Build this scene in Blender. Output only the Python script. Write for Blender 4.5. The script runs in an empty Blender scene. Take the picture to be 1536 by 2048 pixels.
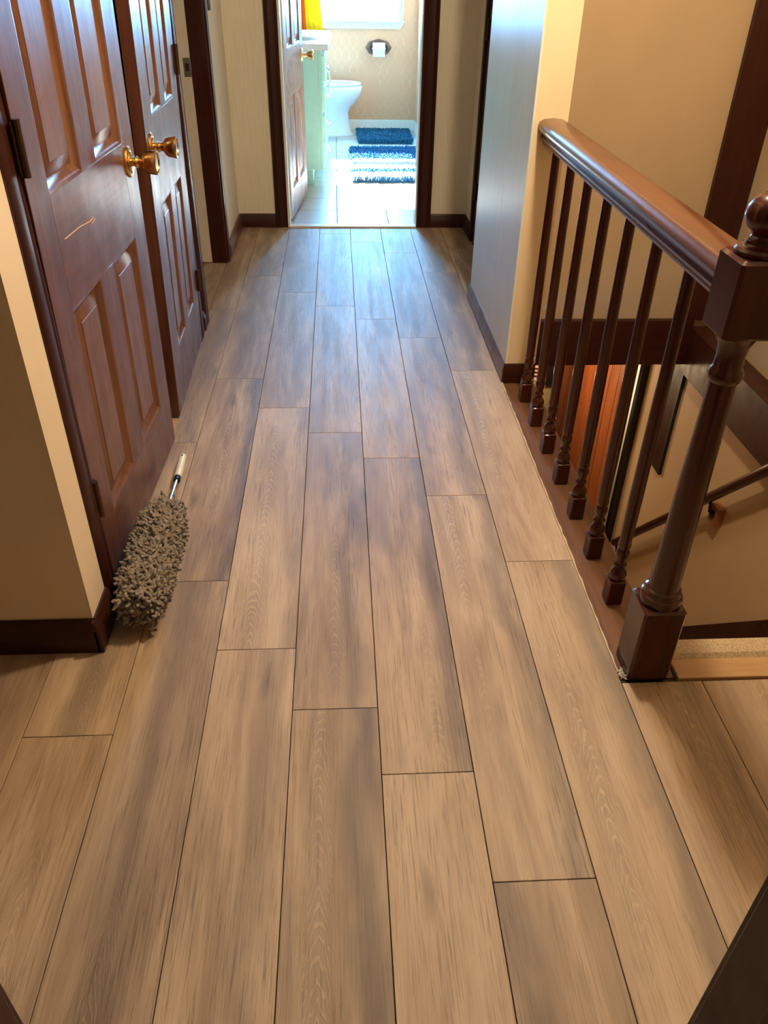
import bpy, bmesh, math, random
from mathutils import Vector, Matrix

random.seed(7)
S = 0.18                       # one floor plank width in metres: all plan figures below are in plank widths
scene = bpy.context.scene
COL = scene.collection

# ------------------------------------------------------------------ camera
F_PX, PITCH, YAW, ROLL = 1556.5, 0.61036, 0.06237, -0.01886
CAM = Vector((0.6448, 0.0, 7.1287)) * S
fw = Vector((math.sin(YAW) * math.cos(PITCH), math.cos(YAW) * math.cos(PITCH), -math.sin(PITCH)))
rt = Vector((math.cos(YAW), -math.sin(YAW), 0))
dn = fw.cross(rt)
r2 = rt * math.cos(ROLL) + dn * math.sin(ROLL)
d2 = -rt * math.sin(ROLL) + dn * math.cos(ROLL)
cd = bpy.data.cameras.new('camera')
cd.sensor_fit = 'VERTICAL'
cd.sensor_height = 32.0
cd.lens = F_PX / 2048 * 32.0
cd.clip_start = 0.02
cam = bpy.data.objects.new('camera', cd)
COL.objects.link(cam)
m = Matrix((( r2.x, -d2.x, -fw.x, CAM.x), (r2.y, -d2.y, -fw.y, CAM.y), (r2.z, -d2.z, -fw.z, CAM.z), (0, 0, 0, 1)))
cam.matrix_world = m
scene.camera = cam

# ------------------------------------------------------------------ world, sun, lamps, exposure
scene.view_settings.view_transform = 'Standard'
scene.view_settings.look = 'None'
scene.view_settings.gamma = 1.0
scene.view_settings.use_curve_mapping = False
scene.view_settings.exposure = 0.0

world = bpy.data.worlds.new('sky')
scene.world = world
world.use_nodes = True
bg = world.node_tree.nodes['Background']
bg.inputs[0].default_value = (0.18, 0.51, 1.0, 1)
bg.inputs[1].default_value = 160.0

def add_light(name, kind, loc, power, color, size=0.1, direction=None, size_y=None):
    ld = bpy.data.lights.new(name, kind)
    ld.energy = power
    ld.color = color
    if kind == 'SUN':
        ld.angle = math.radians(0.6)
    elif kind == 'AREA':
        ld.shape = 'RECTANGLE' if size_y else 'SQUARE'
        ld.size = size
        if size_y:
            ld.size_y = size_y
    else:
        ld.shadow_soft_size = size
    o = bpy.data.objects.new(name, ld)
    COL.objects.link(o)
    o.location = Vector(loc) * S
    if direction:
        o.rotation_euler = Vector(direction).to_track_quat('-Z', 'Y').to_euler()
    return o

add_light('sun', 'SUN', (2, 60, 20), 240.0, (1.0, 0.96, 0.90), direction=(0.045, -1.0, -0.643))
portal = add_light('window_portal', 'AREA', (1.63, 46.62, 8.0), 1.0, (1, 1, 1), 4.2 * S, direction=(0, -1, 0), size_y=6.2 * S)
portal.data.cycles.is_portal = True
add_light('hall_ceiling_lamp', 'POINT', (3.78, 9.9, 11.7), 108.0, (1.0, 0.78, 0.50), 0.06)
add_light('near_room_fill', 'POINT', (1.5, -3.5, 12.0), 0.8, (1.0, 0.72, 0.46), 0.12)  # added weak fill from behind the camera, no fixture known there
add_light('foyer_fill', 'POINT', (6.3, 23.0, -3.0), 13.0, (1.0, 0.72, 0.44), 0.08)  # unseen light added to brighten the orange foyer door
add_light('gap_fill', 'POINT', (10.6, 22.6, -4.5), 10.0, (1.0, 0.80, 0.56), 0.08)  # unseen light added to brighten the wall strip beyond the foyer door

# ------------------------------------------------------------------ materials
MATS = {}
def nodes_for(name):
    mt = bpy.data.materials.new(name)
    mt.use_nodes = True
    nt = mt.node_tree
    b = nt.nodes['Principled BSDF']
    return mt, nt, b

def N(nt, typ, **kw):
    n = nt.nodes.new(typ)
    for k, v in kw.items():
        if k.startswith('in_'):
            n.inputs[k[3:].replace('_', ' ')].default_value = v
        else:
            setattr(n, k, v)
    return n

def coords(nt, scale, kind='Object'):
    tc = N(nt, 'ShaderNodeTexCoord')
    mp = N(nt, 'ShaderNodeMapping')
    mp.inputs['Scale'].default_value = scale
    nt.links.new(tc.outputs[kind], mp.inputs['Vector'])
    return mp.outputs['Vector']

def ramp(nt, fac, stops):
    r = N(nt, 'ShaderNodeValToRGB')
    e = r.color_ramp.elements
    while len(e) < len(stops):
        e.new(0.5)
    for i, (p, c) in enumerate(stops):
        e[i].position = p
        e[i].color = (*c, 1) if len(c) == 3 else c
    nt.links.new(fac, r.inputs[0])
    return r.outputs[0]

def noise(nt, vec, scale=1.0, detail=4, rough=0.55, dist=0.0):
    n = N(nt, 'ShaderNodeTexNoise')
    n.inputs['Scale'].default_value = scale
    n.inputs['Detail'].default_value = detail
    n.inputs['Roughness'].default_value = rough
    n.inputs['Distortion'].default_value = dist
    nt.links.new(vec, n.inputs['Vector'])
    return n.outputs[0]

def bump(nt, b, height, strength=0.2, dist=0.002):
    bm_ = N(nt, 'ShaderNodeBump')
    bm_.inputs['Strength'].default_value = strength
    bm_.inputs['Distance'].default_value = dist
    nt.links.new(height, bm_.inputs['Height'])
    nt.links.new(bm_.outputs[0], b.inputs['Normal'])

def mixc(nt, fac, a, b, mode='MIX'):
    mx = N(nt, 'ShaderNodeMix', data_type='RGBA', blend_type=mode)
    for sock, v in ((0, fac), (6, a), (7, b)):
        if hasattr(v, 'links'):
            nt.links.new(v, mx.inputs[sock])
        elif sock == 0:
            mx.inputs[0].default_value = v
        else:
            mx.inputs[sock].default_value = (*v, 1)
    return mx.outputs[2]

def math_(nt, op, a, b=0.0, c=None):
    n = N(nt, 'ShaderNodeMath', operation=op)
    for i, v in enumerate((a, b) if c is None else (a, b, c)):
        if hasattr(v, 'links'):
            nt.links.new(v, n.inputs[i])
        else:
            n.inputs[i].default_value = v
    return n.outputs[0]

def plain(name, col, rough=0.5, metal=0.0, vary=0.08, scale=30.0, bump_s=0.0, coat=0.0):
    mt, nt, b = nodes_for(name)
    f = noise(nt, coords(nt, (scale,) * 3), 1.0, 3)
    lo = tuple(c * (1 - vary) for c in col)
    hi = tuple(min(1, c * (1 + vary)) for c in col)
    nt.links.new(ramp(nt, f, [(0.3, lo), (0.7, hi)]), b.inputs['Base Color'])
    b.inputs['Roughness'].default_value = rough
    b.inputs['Metallic'].default_value = metal
    b.inputs['Coat Weight'].default_value = coat
    if bump_s:
        bump(nt, b, f, bump_s)
    MATS[name] = mt
    return mt

def stained_wood(name, dark, light, rough=0.34, axis='z', coat=0.25, grain=0.25, spread=0.09):
    mt, nt, b = nodes_for(name)
    sc = {'z': (38, 38, 2.2), 'y': (38, 2.2, 38), 'x': (2.2, 38, 38)}[axis]
    v = coords(nt, sc)
    info = N(nt, 'ShaderNodeObjectInfo')
    add = N(nt, 'ShaderNodeVectorMath', operation='ADD')
    nt.links.new(v, add.inputs[0])
    nt.links.new(math_(nt, 'MULTIPLY', info.outputs['Random'], 37.0), add.inputs[1])
    f1 = noise(nt, add.outputs[0], 1.0, 5, 0.6, 0.6)
    f2 = noise(nt, add.outputs[0], 5.0, 3, 0.6)
    f = math_(nt, 'ADD', math_(nt, 'MULTIPLY', f1, 0.7), math_(nt, 'MULTIPLY', f2, 0.3))
    c = ramp(nt, f, [(0.34, dark), (0.52, tuple((a + d) / 2 for a, d in zip(dark, light))), (0.68, light)])
    nt.links.new(c, b.inputs['Base Color'])
    rg = noise(nt, coords(nt, (14, 14, 9)), 1.0, 4)
    rr = N(nt, 'ShaderNodeMapRange')
    rr.inputs['From Min'].default_value = 0.35
    rr.inputs['From Max'].default_value = 0.65
    rr.inputs['To Min'].default_value = rough - spread * 0.6
    rr.inputs['To Max'].default_value = rough + spread * 1.3
    nt.links.new(rg, rr.inputs['Value'])
    nt.links.new(rr.outputs[0], b.inputs['Roughness'])
    b.inputs['Specular IOR Level'].default_value = 0.5 if coat > 0.08 else 0.3
    b.inputs['Coat Weight'].default_value = coat
    b.inputs['Coat Roughness'].default_value = 0.25
    if grain > 0:
        bump(nt, b, f2, grain, 0.0008)
    MATS[name] = mt
    return mt

def wall_paint(name, col, grain=True, rough=0.55):
    mt, nt, b = nodes_for(name)
    f = noise(nt, coords(nt, (220, 220, 5)), 1.0, 3, 0.6)
    g = noise(nt, coords(nt, (3, 3, 2)), 1.0, 3)
    base = ramp(nt, g, [(0.3, tuple(c * 0.95 for c in col)), (0.7, tuple(min(1, c * 1.04) for c in col))])
    lo = 0.90 if grain else 0.985
    line = ramp(nt, f, [(0.35, (lo,) * 3), (0.6, (1, 1, 1))])
    nt.links.new(mixc(nt, 1.0, base, line, 'MULTIPLY'), b.inputs['Base Color'])
    b.inputs['Roughness'].default_value = rough
    bump(nt, b, f, 0.25 if grain else 0.03, 0.0012)
    MATS[name] = mt
    return mt

def plank_material():
    mt, nt, b = nodes_for('vinyl_plank')
    info = N(nt, 'ShaderNodeObjectInfo')
    sep = N(nt, 'ShaderNodeSeparateColor')
    nt.links.new(info.outputs['Color'], sep.inputs[0])
    tone, dark_pos, dark_amt = sep.outputs[0], sep.outputs[1], sep.outputs[2]
    tc = N(nt, 'ShaderNodeTexCoord')
    off = N(nt, 'ShaderNodeVectorMath', operation='ADD')
    nt.links.new(tc.outputs['Object'], off.inputs[0])
    rv = N(nt, 'ShaderNodeCombineXYZ')
    nt.links.new(math_(nt, 'MULTIPLY', info.outputs['Random'], 61.0), rv.inputs[2])
    nt.links.new(math_(nt, 'MULTIPLY', info.outputs['Random'], 23.0), rv.inputs[1])
    nt.links.new(rv.outputs[0], off.inputs[1])
    def mapped(sc):
        mp = N(nt, 'ShaderNodeMapping')
        mp.inputs['Scale'].default_value = sc
        nt.links.new(off.outputs[0], mp.inputs['Vector'])
        return mp.outputs[0]
    broad = noise(nt, mapped((13, 1.5, 1)), 1.0, 3, 0.5, 1.0)
    mid = noise(nt, mapped((42, 3.0, 1)), 1.0, 5, 0.6, 1.3)
    fine = noise(nt, mapped((330, 9.0, 1)), 1.0, 4, 0.65, 0.4)
    patch = noise(nt, mapped((7, 3.0, 1)), 1.0, 3, 0.5, 0.5)
    v = math_(nt, 'ADD', math_(nt, 'MULTIPLY', broad, 0.62), math_(nt, 'MULTIPLY', mid, 0.20))
    v = math_(nt, 'ADD', v, math_(nt, 'MULTIPLY', patch, 0.18))
    v = math_(nt, 'ADD', math_(nt, 'MULTIPLY', math_(nt, 'SUBTRACT', v, 0.5), 1.12), 0.515)
    zone = ramp(nt, noise(nt, mapped((17, 1.0, 1)), 1.0, 2, 0.5, 0.3), [(0.40, (0, 0, 0)), (0.60, (1, 1, 1))])
    v = math_(nt, 'ADD', v, math_(nt, 'MULTIPLY', math_(nt, 'SUBTRACT', tone, 0.5), 0.42))
    col = ramp(nt, v, [(0.24, (0.185, 0.118, 0.072)), (0.38, (0.300, 0.200, 0.124)), (0.50, (0.405, 0.280, 0.176)),
                       (0.62, (0.500, 0.358, 0.230)), (0.78, (0.600, 0.455, 0.310))])
    # broad weathered streak along the plank
    sx = N(nt, 'ShaderNodeSeparateXYZ')
    nt.links.new(tc.outputs['Object'], sx.inputs[0])
    wob = math_(nt, 'MULTIPLY', math_(nt, 'SUBTRACT', patch, 0.5), 0.13)
    xp = math_(nt, 'ADD', sx.outputs[0], wob)
    ctr = math_(nt, 'MULTIPLY', math_(nt, 'SUBTRACT', dark_pos, 0.5), S)
    d = math_(nt, 'ABSOLUTE', math_(nt, 'SUBTRACT', xp, ctr))
    st = N(nt, 'ShaderNodeMapRange', interpolation_type='SMOOTHSTEP')
    st.inputs['From Min'].default_value = 0.0
    st.inputs['From Max'].default_value = 0.050
    st.inputs['To Min'].default_value = 1.0
    st.inputs['To Max'].default_value = 0.0
    nt.links.new(d, st.inputs['Value'])
    sm = math_(nt, 'MULTIPLY', math_(nt, 'MULTIPLY', st.outputs[0], dark_amt), math_(nt, 'ADD', 0.45, mid))
    col = mixc(nt, math_(nt, 'MINIMUM', sm, 0.85), col, (0.130, 0.090, 0.066))
    # knots
    vo = N(nt, 'ShaderNodeTexVoronoi')
    vo.inputs['Scale'].default_value = 1.0
    nt.links.new(mapped((6.5, 1.7, 1)), vo.inputs['Vector'])
    kn = ramp(nt, math_(nt, 'ADD', vo.outputs['Distance'], math_(nt, 'MULTIPLY', math_(nt, 'SUBTRACT', mid, 0.5), 0.25)),
              [(0.02, (1, 1, 1)), (0.13, (0, 0, 0))])
    col = mixc(nt, math_(nt, 'MULTIPLY', kn, 0.7), col, (0.105, 0.060, 0.032))
    # pores
    po = ramp(nt, fine, [(0.36, (0.45, 0.42, 0.40)), (0.47, (1, 1, 1)), (0.62, (1.12, 1.12, 1.12))])
    dashes = noise(nt, mapped((210, 12.0, 1)), 1.0, 3, 0.6, 0.3)
    da = ramp(nt, dashes, [(0.30, (0.52, 0.48, 0.46)), (0.42, (1, 1, 1))])
    col = mixc(nt, math_(nt, 'MULTIPLY', ramp(nt, patch, [(0.35, (1, 1, 1)), (0.6, (0.15,) * 3)]), 0.42), col, mixc(nt, 1.0, col, da, 'MULTIPLY'))
    col = mixc(nt, math_(nt, 'MULTIPLY_ADD', zone, 0.55, 0.22), col, po, 'MULTIPLY')
    # cathedral figure: nested arches down the middle of the plank
    x0 = math_(nt, 'MULTIPLY', math_(nt, 'SUBTRACT', info.outputs['Random'], 0.5), 0.07)
    xr = math_(nt, 'ADD', math_(nt, 'SUBTRACT', sx.outputs[0], x0), math_(nt, 'MULTIPLY', math_(nt, 'SUBTRACT', mid, 0.5), 0.012))
    arch = math_(nt, 'MULTIPLY', math_(nt, 'MULTIPLY', xr, xr), 190.0)
    wig = math_(nt, 'MULTIPLY', noise(nt, mapped((20, 5, 1)), 1.0, 3), 0.16)
    g = math_(nt, 'ADD', math_(nt, 'ADD', sx.outputs[1], arch), wig)
    bands = math_(nt, 'SINE', math_(nt, 'MULTIPLY', g, 2 * math.pi / 0.030))
    inner = ramp(nt, math_(nt, 'ABSOLUTE', xr), [(0.022, (1, 1, 1)), (0.045, (0, 0, 0))])
    pm = math_(nt, 'MULTIPLY', inner, ramp(nt, noise(nt, mapped((3, 1.6, 1)), 1.0, 2), [(0.46, (0, 0, 0)), (0.56, (1, 1, 1))]))
    rel = math_(nt, 'MULTIPLY', ramp(nt, bands, [(0.45, (1, 1, 1)), (0.80, (0, 0, 0))]), pm)
    col = mixc(nt, math_(nt, 'MULTIPLY', rel, 0.30), col, (0.135, 0.088, 0.058))
    nt.links.new(col, b.inputs['Base Color'])
    rr = N(nt, 'ShaderNodeMapRange')
    rr.inputs['To Min'].default_value = 0.47
    rr.inputs['To Max'].default_value = 0.66
    nt.links.new(mid, rr.inputs['Value'])
    nt.links.new(rr.outputs[0], b.inputs['Roughness'])
    h = math_(nt, 'ADD', fine, math_(nt, 'MULTIPLY', rel, -0.9))
    h = math_(nt, 'ADD', h, math_(nt, 'MULTIPLY', mid, 0.8))
    b.inputs['Specular IOR Level'].default_value = 0.65
    bump(nt, b, h, 0.45, 0.0012)
    MATS['plank'] = mt

plank_material()
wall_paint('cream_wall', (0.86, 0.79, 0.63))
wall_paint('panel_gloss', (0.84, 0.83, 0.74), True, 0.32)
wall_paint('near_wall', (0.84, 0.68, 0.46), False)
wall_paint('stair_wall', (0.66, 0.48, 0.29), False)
wall_paint('low_bounce_wall', (0.22, 0.17, 0.11), False)  # colour darkened so these unseen walls bounce less lamp light
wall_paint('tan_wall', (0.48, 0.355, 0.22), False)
wall_paint('ceiling_low_bounce', (0.42, 0.39, 0.34), False)  # darkened on purpose: the out-of-frame ceiling bounces less lamp light
stained_wood('brown_door', (0.075, 0.024, 0.012), (0.170, 0.060, 0.030), 0.36, 'z', 0.35, 0.35)
stained_wood('brown_door_x', (0.075, 0.024, 0.012), (0.160, 0.056, 0.028), 0.36, 'y', 0.35, 0.35)
stained_wood('brown_panel', (0.095, 0.032, 0.013), (0.205, 0.078, 0.032), 0.34, 'z', 0.35, 0.3)
stained_wood('brown_trim', (0.026, 0.0045, 0.0025), (0.050, 0.010, 0.004), 0.42, 'z', 0.05, 0.2)
stained_wood('brown_trim_y', (0.030, 0.008, 0.004), (0.060, 0.017, 0.008), 0.42, 'y', 0.05, 0.2)
stained_wood('brown_trim_x', (0.026, 0.0045, 0.0025), (0.048, 0.010, 0.004), 0.42, 'x', 0.05, 0.2)
stained_wood('rail_wood', (0.085, 0.027, 0.012), (0.165, 0.060, 0.026), 0.24, 'y', 0.2, 0.0, 0.02)
stained_wood('baluster_wood', (0.040, 0.007, 0.003), (0.080, 0.016, 0.006), 0.20, 'z', 0.10, 0.04, 0.02)
stained_wood('orange_wood', (0.30, 0.075, 0.022), (0.50, 0.155, 0.045), 0.32, 'z', 0.4, 0.2)
stained_wood('block_wood', (0.30, 0.11, 0.035), (0.45, 0.18, 0.06), 0.4, 'z', 0.2, 0.2)
stained_wood('shoe_wood', (0.120, 0.055, 0.030), (0.235, 0.110, 0.055), 0.40, 'y', 0.1, 0.3)
stained_wood('oak_strip', (0.42, 0.24, 0.11), (0.60, 0.38, 0.19), 0.40, 'x', 0.1, 0.3)
stained_wood('plaque_wood', (0.11, 0.055, 0.045), (0.20, 0.105, 0.085), 0.35, 'x', 0.3, 0.2)
plain('raw_edge', (0.62, 0.48, 0.33), 0.7)
plain('subfloor', (0.05, 0.032, 0.02), 0.8)
plain('brass', (0.72, 0.44, 0.16), 0.22, 1.0, 0.1, 60)
plain('brass_pale', (0.80, 0.62, 0.32), 0.3, 1.0, 0.05, 60)
plain('dark_bronze', (0.085, 0.042, 0.022), 0.45, 0.8, 0.25, 80)
plain('black_metal', (0.02, 0.018, 0.016), 0.4, 0.6)
plain('chrome', (0.82, 0.84, 0.86), 0.12, 1.0, 0.03)
plain('steel_plate', (0.42, 0.38, 0.32), 0.35, 0.9)
plain('white_paint', (0.80, 0.82, 0.80), 0.35, vary=0.03)
plain('jamb_paint', (0.66, 0.58, 0.50), 0.4, vary=0.04)
plain('green_paint', (0.43, 0.74, 0.61), 0.35, vary=0.03)
plain('counter_white', (0.88, 0.87, 0.84), 0.18, vary=0.02)
plain('basin_grey', (0.55, 0.56, 0.55), 0.15, vary=0.03)
plain('porcelain', (0.86, 0.88, 0.90), 0.10, vary=0.01, coat=0.5)
plain('paper', (0.88, 0.88, 0.88), 0.9, vary=0.02)
plain('tile', (0.46, 0.46, 0.46), 0.30, vary=0.08, scale=8)
plain('grout', (0.05, 0.055, 0.06), 0.9)
plain('threshold', (0.74, 0.64, 0.48), 0.35)
plain('mat_dark', (0.012, 0.115, 0.215), 0.95, vary=0.45, scale=70)
plain('mat_blue', (0.018, 0.150, 0.330), 0.95, vary=0.45, scale=70)
plain('mat_white', (0.80, 0.80, 0.78), 0.95, vary=0.1, scale=70)
plain('wool', (0.26, 0.215, 0.175), 0.95, vary=0.35, scale=140)
plain('wool_core', (0.16, 0.13, 0.105), 0.95)
plain('handle_cream', (0.82, 0.72, 0.52), 0.45)
plain('carpet', (0.52, 0.40, 0.26), 1.0, vary=0.35, scale=260, bump_s=0.8)
plain('carpet_dark', (0.34, 0.26, 0.17), 1.0, vary=0.35, scale=260, bump_s=0.8)
plain('black_panel', (0.010, 0.006, 0.005), 0.5)
plain('card_pink', (0.60, 0.36, 0.28), 0.7)
plain('lint', (0.72, 0.68, 0.62), 1.0, vary=0.2, scale=300)
plain('scratch_pale', (0.62, 0.38, 0.26), 0.6)
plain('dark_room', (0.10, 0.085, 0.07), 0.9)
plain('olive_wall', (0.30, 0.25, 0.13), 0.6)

def wallpaper():
    mt, nt, b = nodes_for('wallpaper')
    tc = N(nt, 'ShaderNodeTexCoord')
    sp = N(nt, 'ShaderNodeSeparateXYZ')
    nt.links.new(tc.outputs['Object'], sp.inputs[0])
    h = math_(nt, 'ADD', sp.outputs[0], sp.outputs[1])
    k = 2 * math.pi / 0.14
    a = math_(nt, 'MULTIPLY', h, k)
    z = math_(nt, 'MULTIPLY', sp.outputs[2], k * 0.62)
    bend = math_(nt, 'MULTIPLY', math_(nt, 'SINE', math_(nt, 'MULTIPLY', z, 2.0)), 0.35)
    l1 = math_(nt, 'ABSOLUTE', math_(nt, 'SINE', math_(nt, 'ADD', math_(nt, 'ADD', a, z), bend)))
    l2 = math_(nt, 'ABSOLUTE', math_(nt, 'SINE', math_(nt, 'SUBTRACT', math_(nt, 'SUBTRACT', a, z), bend)))
    l = math_(nt, 'MINIMUM', l1, l2)
    line = ramp(nt, l, [(0.06, (1, 1, 1)), (0.28, (0, 0, 0))])
    patchy = ramp(nt, noise(nt, coords(nt, (5, 5, 4)), 1.0, 3), [(0.38, (0, 0, 0)), (0.62, (1, 1, 1))])
    flecks = ramp(nt, noise(nt, coords(nt, (60, 60, 22)), 1.0, 3), [(0.42, (0.2,) * 3), (0.58, (1, 1, 1))])
    f = math_(nt, 'MULTIPLY', math_(nt, 'MULTIPLY', line, patchy), math_(nt, 'MULTIPLY', flecks, 0.55))
    nt.links.new(mixc(nt, f, (0.78, 0.45, 0.27), (0.90, 0.72, 0.54)), b.inputs['Base Color'])
    b.inputs['Roughness'].default_value = 0.5
    MATS['wallpaper'] = mt
wallpaper()

def glass():
    mt, nt, b = nodes_for('window_glass')
    out = nt.nodes['Material Output']
    tr = N(nt, 'ShaderNodeBsdfTransparent')
    tr.inputs[0].default_value = (0.95, 0.98, 0.97, 1)
    gl = N(nt, 'ShaderNodeBsdfGlossy')
    gl.inputs['Roughness'].default_value = 0.02
    mx = N(nt, 'ShaderNodeMixShader')
    mx.inputs[0].default_value = 0.06
    nt.links.new(tr.outputs[0], mx.inputs[1])
    nt.links.new(gl.outputs[0], mx.inputs[2])
    nt.links.new(mx.outputs[0], out.inputs[0])
    MATS['glass'] = mt
glass()

def curtain_mat(name, col):
    mt, nt, b = nodes_for(name)
    out = nt.nodes['Material Output']
    df = N(nt, 'ShaderNodeBsdfDiffuse')
    tl = N(nt, 'ShaderNodeBsdfTranslucent')
    f = noise(nt, coords(nt, (200, 200, 200)), 1.0, 2)
    c = ramp(nt, f, [(0.3, tuple(x * 0.9 for x in col)), (0.7, col)])
    nt.links.new(c, df.inputs[0])
    nt.links.new(c, tl.inputs[0])
    mx = N(nt, 'ShaderNodeMixShader')
    mx.inputs[0].default_value = 0.6
    nt.links.new(df.outputs[0], mx.inputs[1])
    nt.links.new(tl.outputs[0], mx.inputs[2])
    nt.links.new(mx.outputs[0], out.inputs[0])
    MATS[name] = mt
curtain_mat('curtain_lit', (0.95, 0.72, 0.04))  # part of the cloth lit by the window, light put into the colour
curtain_mat('curtain_shaded', (0.90, 0.20, 0.02))  # less lit part of the same cloth, shade put into the colour

# ------------------------------------------------------------------ mesh helpers (figures in plank widths)
class MB:
    def __init__(self):
        self.bm = bmesh.new()
    def box(self, x0, x1, y0, y1, z0, z1, mat=None):
        vs = [self.bm.verts.new(p) for p in ((x0, y0, z0), (x1, y0, z0), (x1, y1, z0), (x0, y1, z0),
                                             (x0, y0, z1), (x1, y0, z1), (x1, y1, z1), (x0, y1, z1))]
        fs = []
        for q in ((3, 2, 1, 0), (4, 5, 6, 7), (0, 1, 5, 4), (1, 2, 6, 5), (2, 3, 7, 6), (3, 0, 4, 7)):
            fs.append(self.bm.faces.new([vs[i] for i in q]))
        return self
    def prism(self, pts, axis, a0, a1):
        """extrude a closed 2D outline along an axis; pts are the two other axes in xyz order"""
        def P(p, a):
            q = list(p)
            q.insert(axis, a)
            return q
        A = [self.bm.verts.new(P(p, a0)) for p in pts]
        B = [self.bm.verts.new(P(p, a1)) for p in pts]
        n = len(pts)
        self.bm.faces.new(A)
        self.bm.faces.new(B[::-1])
        for i in range(n):
            self.bm.faces.new([A[i], B[i], B[(i + 1) % n], A[(i + 1) % n]])
        return self
    def lathe(self, prof, origin=(0, 0, 0), axis=2, seg=20):
        """prof: list of (radius, height)"""
        rings = []
        for r, h in prof:
            ring = []
            for i in range(seg):
                a = 2 * math.pi * i / seg
                q = [r * math.cos(a), r * math.sin(a)]
                q.insert(axis, h)
                ring.append(self.bm.verts.new([q[j] + origin[j] for j in range(3)]))
            rings.append(ring)
        for a, b in zip(rings, rings[1:]):
            for i in range(seg):
                self.bm.faces.new([a[i], a[(i + 1) % seg], b[(i + 1) % seg], b[i]])
        self.bm.faces.new(rings[0][::-1])
        self.bm.faces.new(rings[-1])
        return self
    def tube(self, pts, rad, seg=8, rad2=None):
        pts = [Vector(p) for p in pts]
        rings = []
        n = len(pts)
        for k, p in enumerate(pts):
            t = (pts[min(k + 1, n - 1)] - pts[max(k - 1, 0)]).normalized()
            up = Vector((0, 0, 1)) if abs(t.z) < 0.9 else Vector((1, 0, 0))
            u = t.cross(up).normalized()
            v = t.cross(u)
            r = rad if rad2 is None else rad + (rad2 - rad) * k / (n - 1)
            rings.append([self.bm.verts.new(p + (u * math.cos(2 * math.pi * i / seg) + v * math.sin(2 * math.pi * i / seg)) * r) for i in range(seg)])
        for a, b in zip(rings, rings[1:]):
            for i in range(seg):
                self.bm.faces.new([a[i], a[(i + 1) % seg], b[(i + 1) % seg], b[i]])
        self.bm.faces.new(rings[0][::-1])
        self.bm.faces.new(rings[-1])
        return self
    def loft(self, loops, cap0=True, cap1=True):
        R = [[self.bm.verts.new(p) for p in lp] for lp in loops]
        n = len(R[0])
        for a, b in zip(R, R[1:]):
            for i in range(n):
                self.bm.faces.new([a[i], a[(i + 1) % n], b[(i + 1) % n], b[i]])
        if cap0:
            self.bm.faces.new(R[0][::-1])
        if cap1:
            self.bm.faces.new(R[-1])
        return self

def obj(name, mb, mat, parent=None, bevel=0.0, origin=None, smooth=35):
    """link a builder as ONE mesh object. Coordinates are plank widths, local to the parent (or the world)."""
    bm = mb.bm
    bmesh.ops.recalc_face_normals(bm, faces=bm.faces)
    if origin is None:
        if parent is None or True:
            lo = Vector((min(v.co.x for v in bm.verts), min(v.co.y for v in bm.verts), min(v.co.z for v in bm.verts)))
            hi = Vector((max(v.co.x for v in bm.verts), max(v.co.y for v in bm.verts), max(v.co.z for v in bm.verts)))
            origin = Vector(((lo.x + hi.x) / 2, (lo.y + hi.y) / 2, lo.z))
    origin = Vector(origin)
    for v in bm.verts:
        v.co = (v.co - origin) * S
    me = bpy.data.meshes.new(name)
    bm.to_mesh(me)
    bm.free()
    me.materials.append(MATS[mat])
    for p in me.polygons:
        p.use_smooth = True
    me.set_sharp_from_angle(angle=math.radians(smooth))
    o = bpy.data.objects.new(name, me)
    COL.objects.link(o)
    if parent is not None:
        o.parent = parent
        base = Vector((0, 0, 0)) if parent.type == 'EMPTY' else Vector(parent.get('_o', (0, 0, 0)))
        o.location = (origin - base) * S
    else:
        o.location = origin * S
    if parent is not None and parent.type != 'EMPTY':
        pass
    o['_o'] = tuple(origin)
    if bevel:
        md = o.modifiers.new('bevel', 'BEVEL')
        md.width = bevel * S
        md.segments = 2
        md.limit_method = 'ANGLE'
        md.angle_limit = math.radians(40)
    return o

def tag(o, label, cat, group=None, kind=None):
    o['label'] = label
    o['category'] = cat
    if group:
        o['group'] = group
    if kind:
        o['kind'] = kind
    return o

def thing(name, loc, label, cat, rotz=0.0, group=None, kind=None):
    o = bpy.data.objects.new(name, None)
    o.empty_display_size = 0.05
    COL.objects.link(o)
    o.location = Vector(loc) * S
    o.rotation_euler = (0, 0, rotz)
    return tag(o, label, cat, group, kind)

def box(name, b, mat, parent=None, bevel=0.0):
    return obj(name, MB().box(*b), mat, parent, bevel)

def struct(name, b, mat, label, cat, bevel=0.0):
    return tag(box(name, b, mat, None, bevel), label, cat, kind='structure')

ZC = 13.4
# ------------------------------------------------------------------ floor: planks
floor = tag(obj('floor', MB().box(-12, 10, 1.4, 6.5, -0.5, -0.055).box(4.71, 10, 6.5, 6.78, -0.5, -0.055).box(-12, 4.03, 6.5, 7.9, -0.5, -0.055).box(-2.66, 4.03, 7.9, 26.85, -0.5, -0.055)
                .box(4.0, 4.9, 20.0, 26.85, -0.5, -0.055).box(-4.5, -2.66, 18.4, 23.05, -0.5, -0.055)
                .box(-9, -2.66, 7.86, 26.85, -0.5, -0.06).box(4.9, 8.5, 18.6, 27.4, -0.5, -0.06), 'subfloor'),
            'hallway floor of weathered tan wood-look planks running away from the camera', 'floor', kind='structure')
FO = Vector(floor['_o'])
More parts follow.
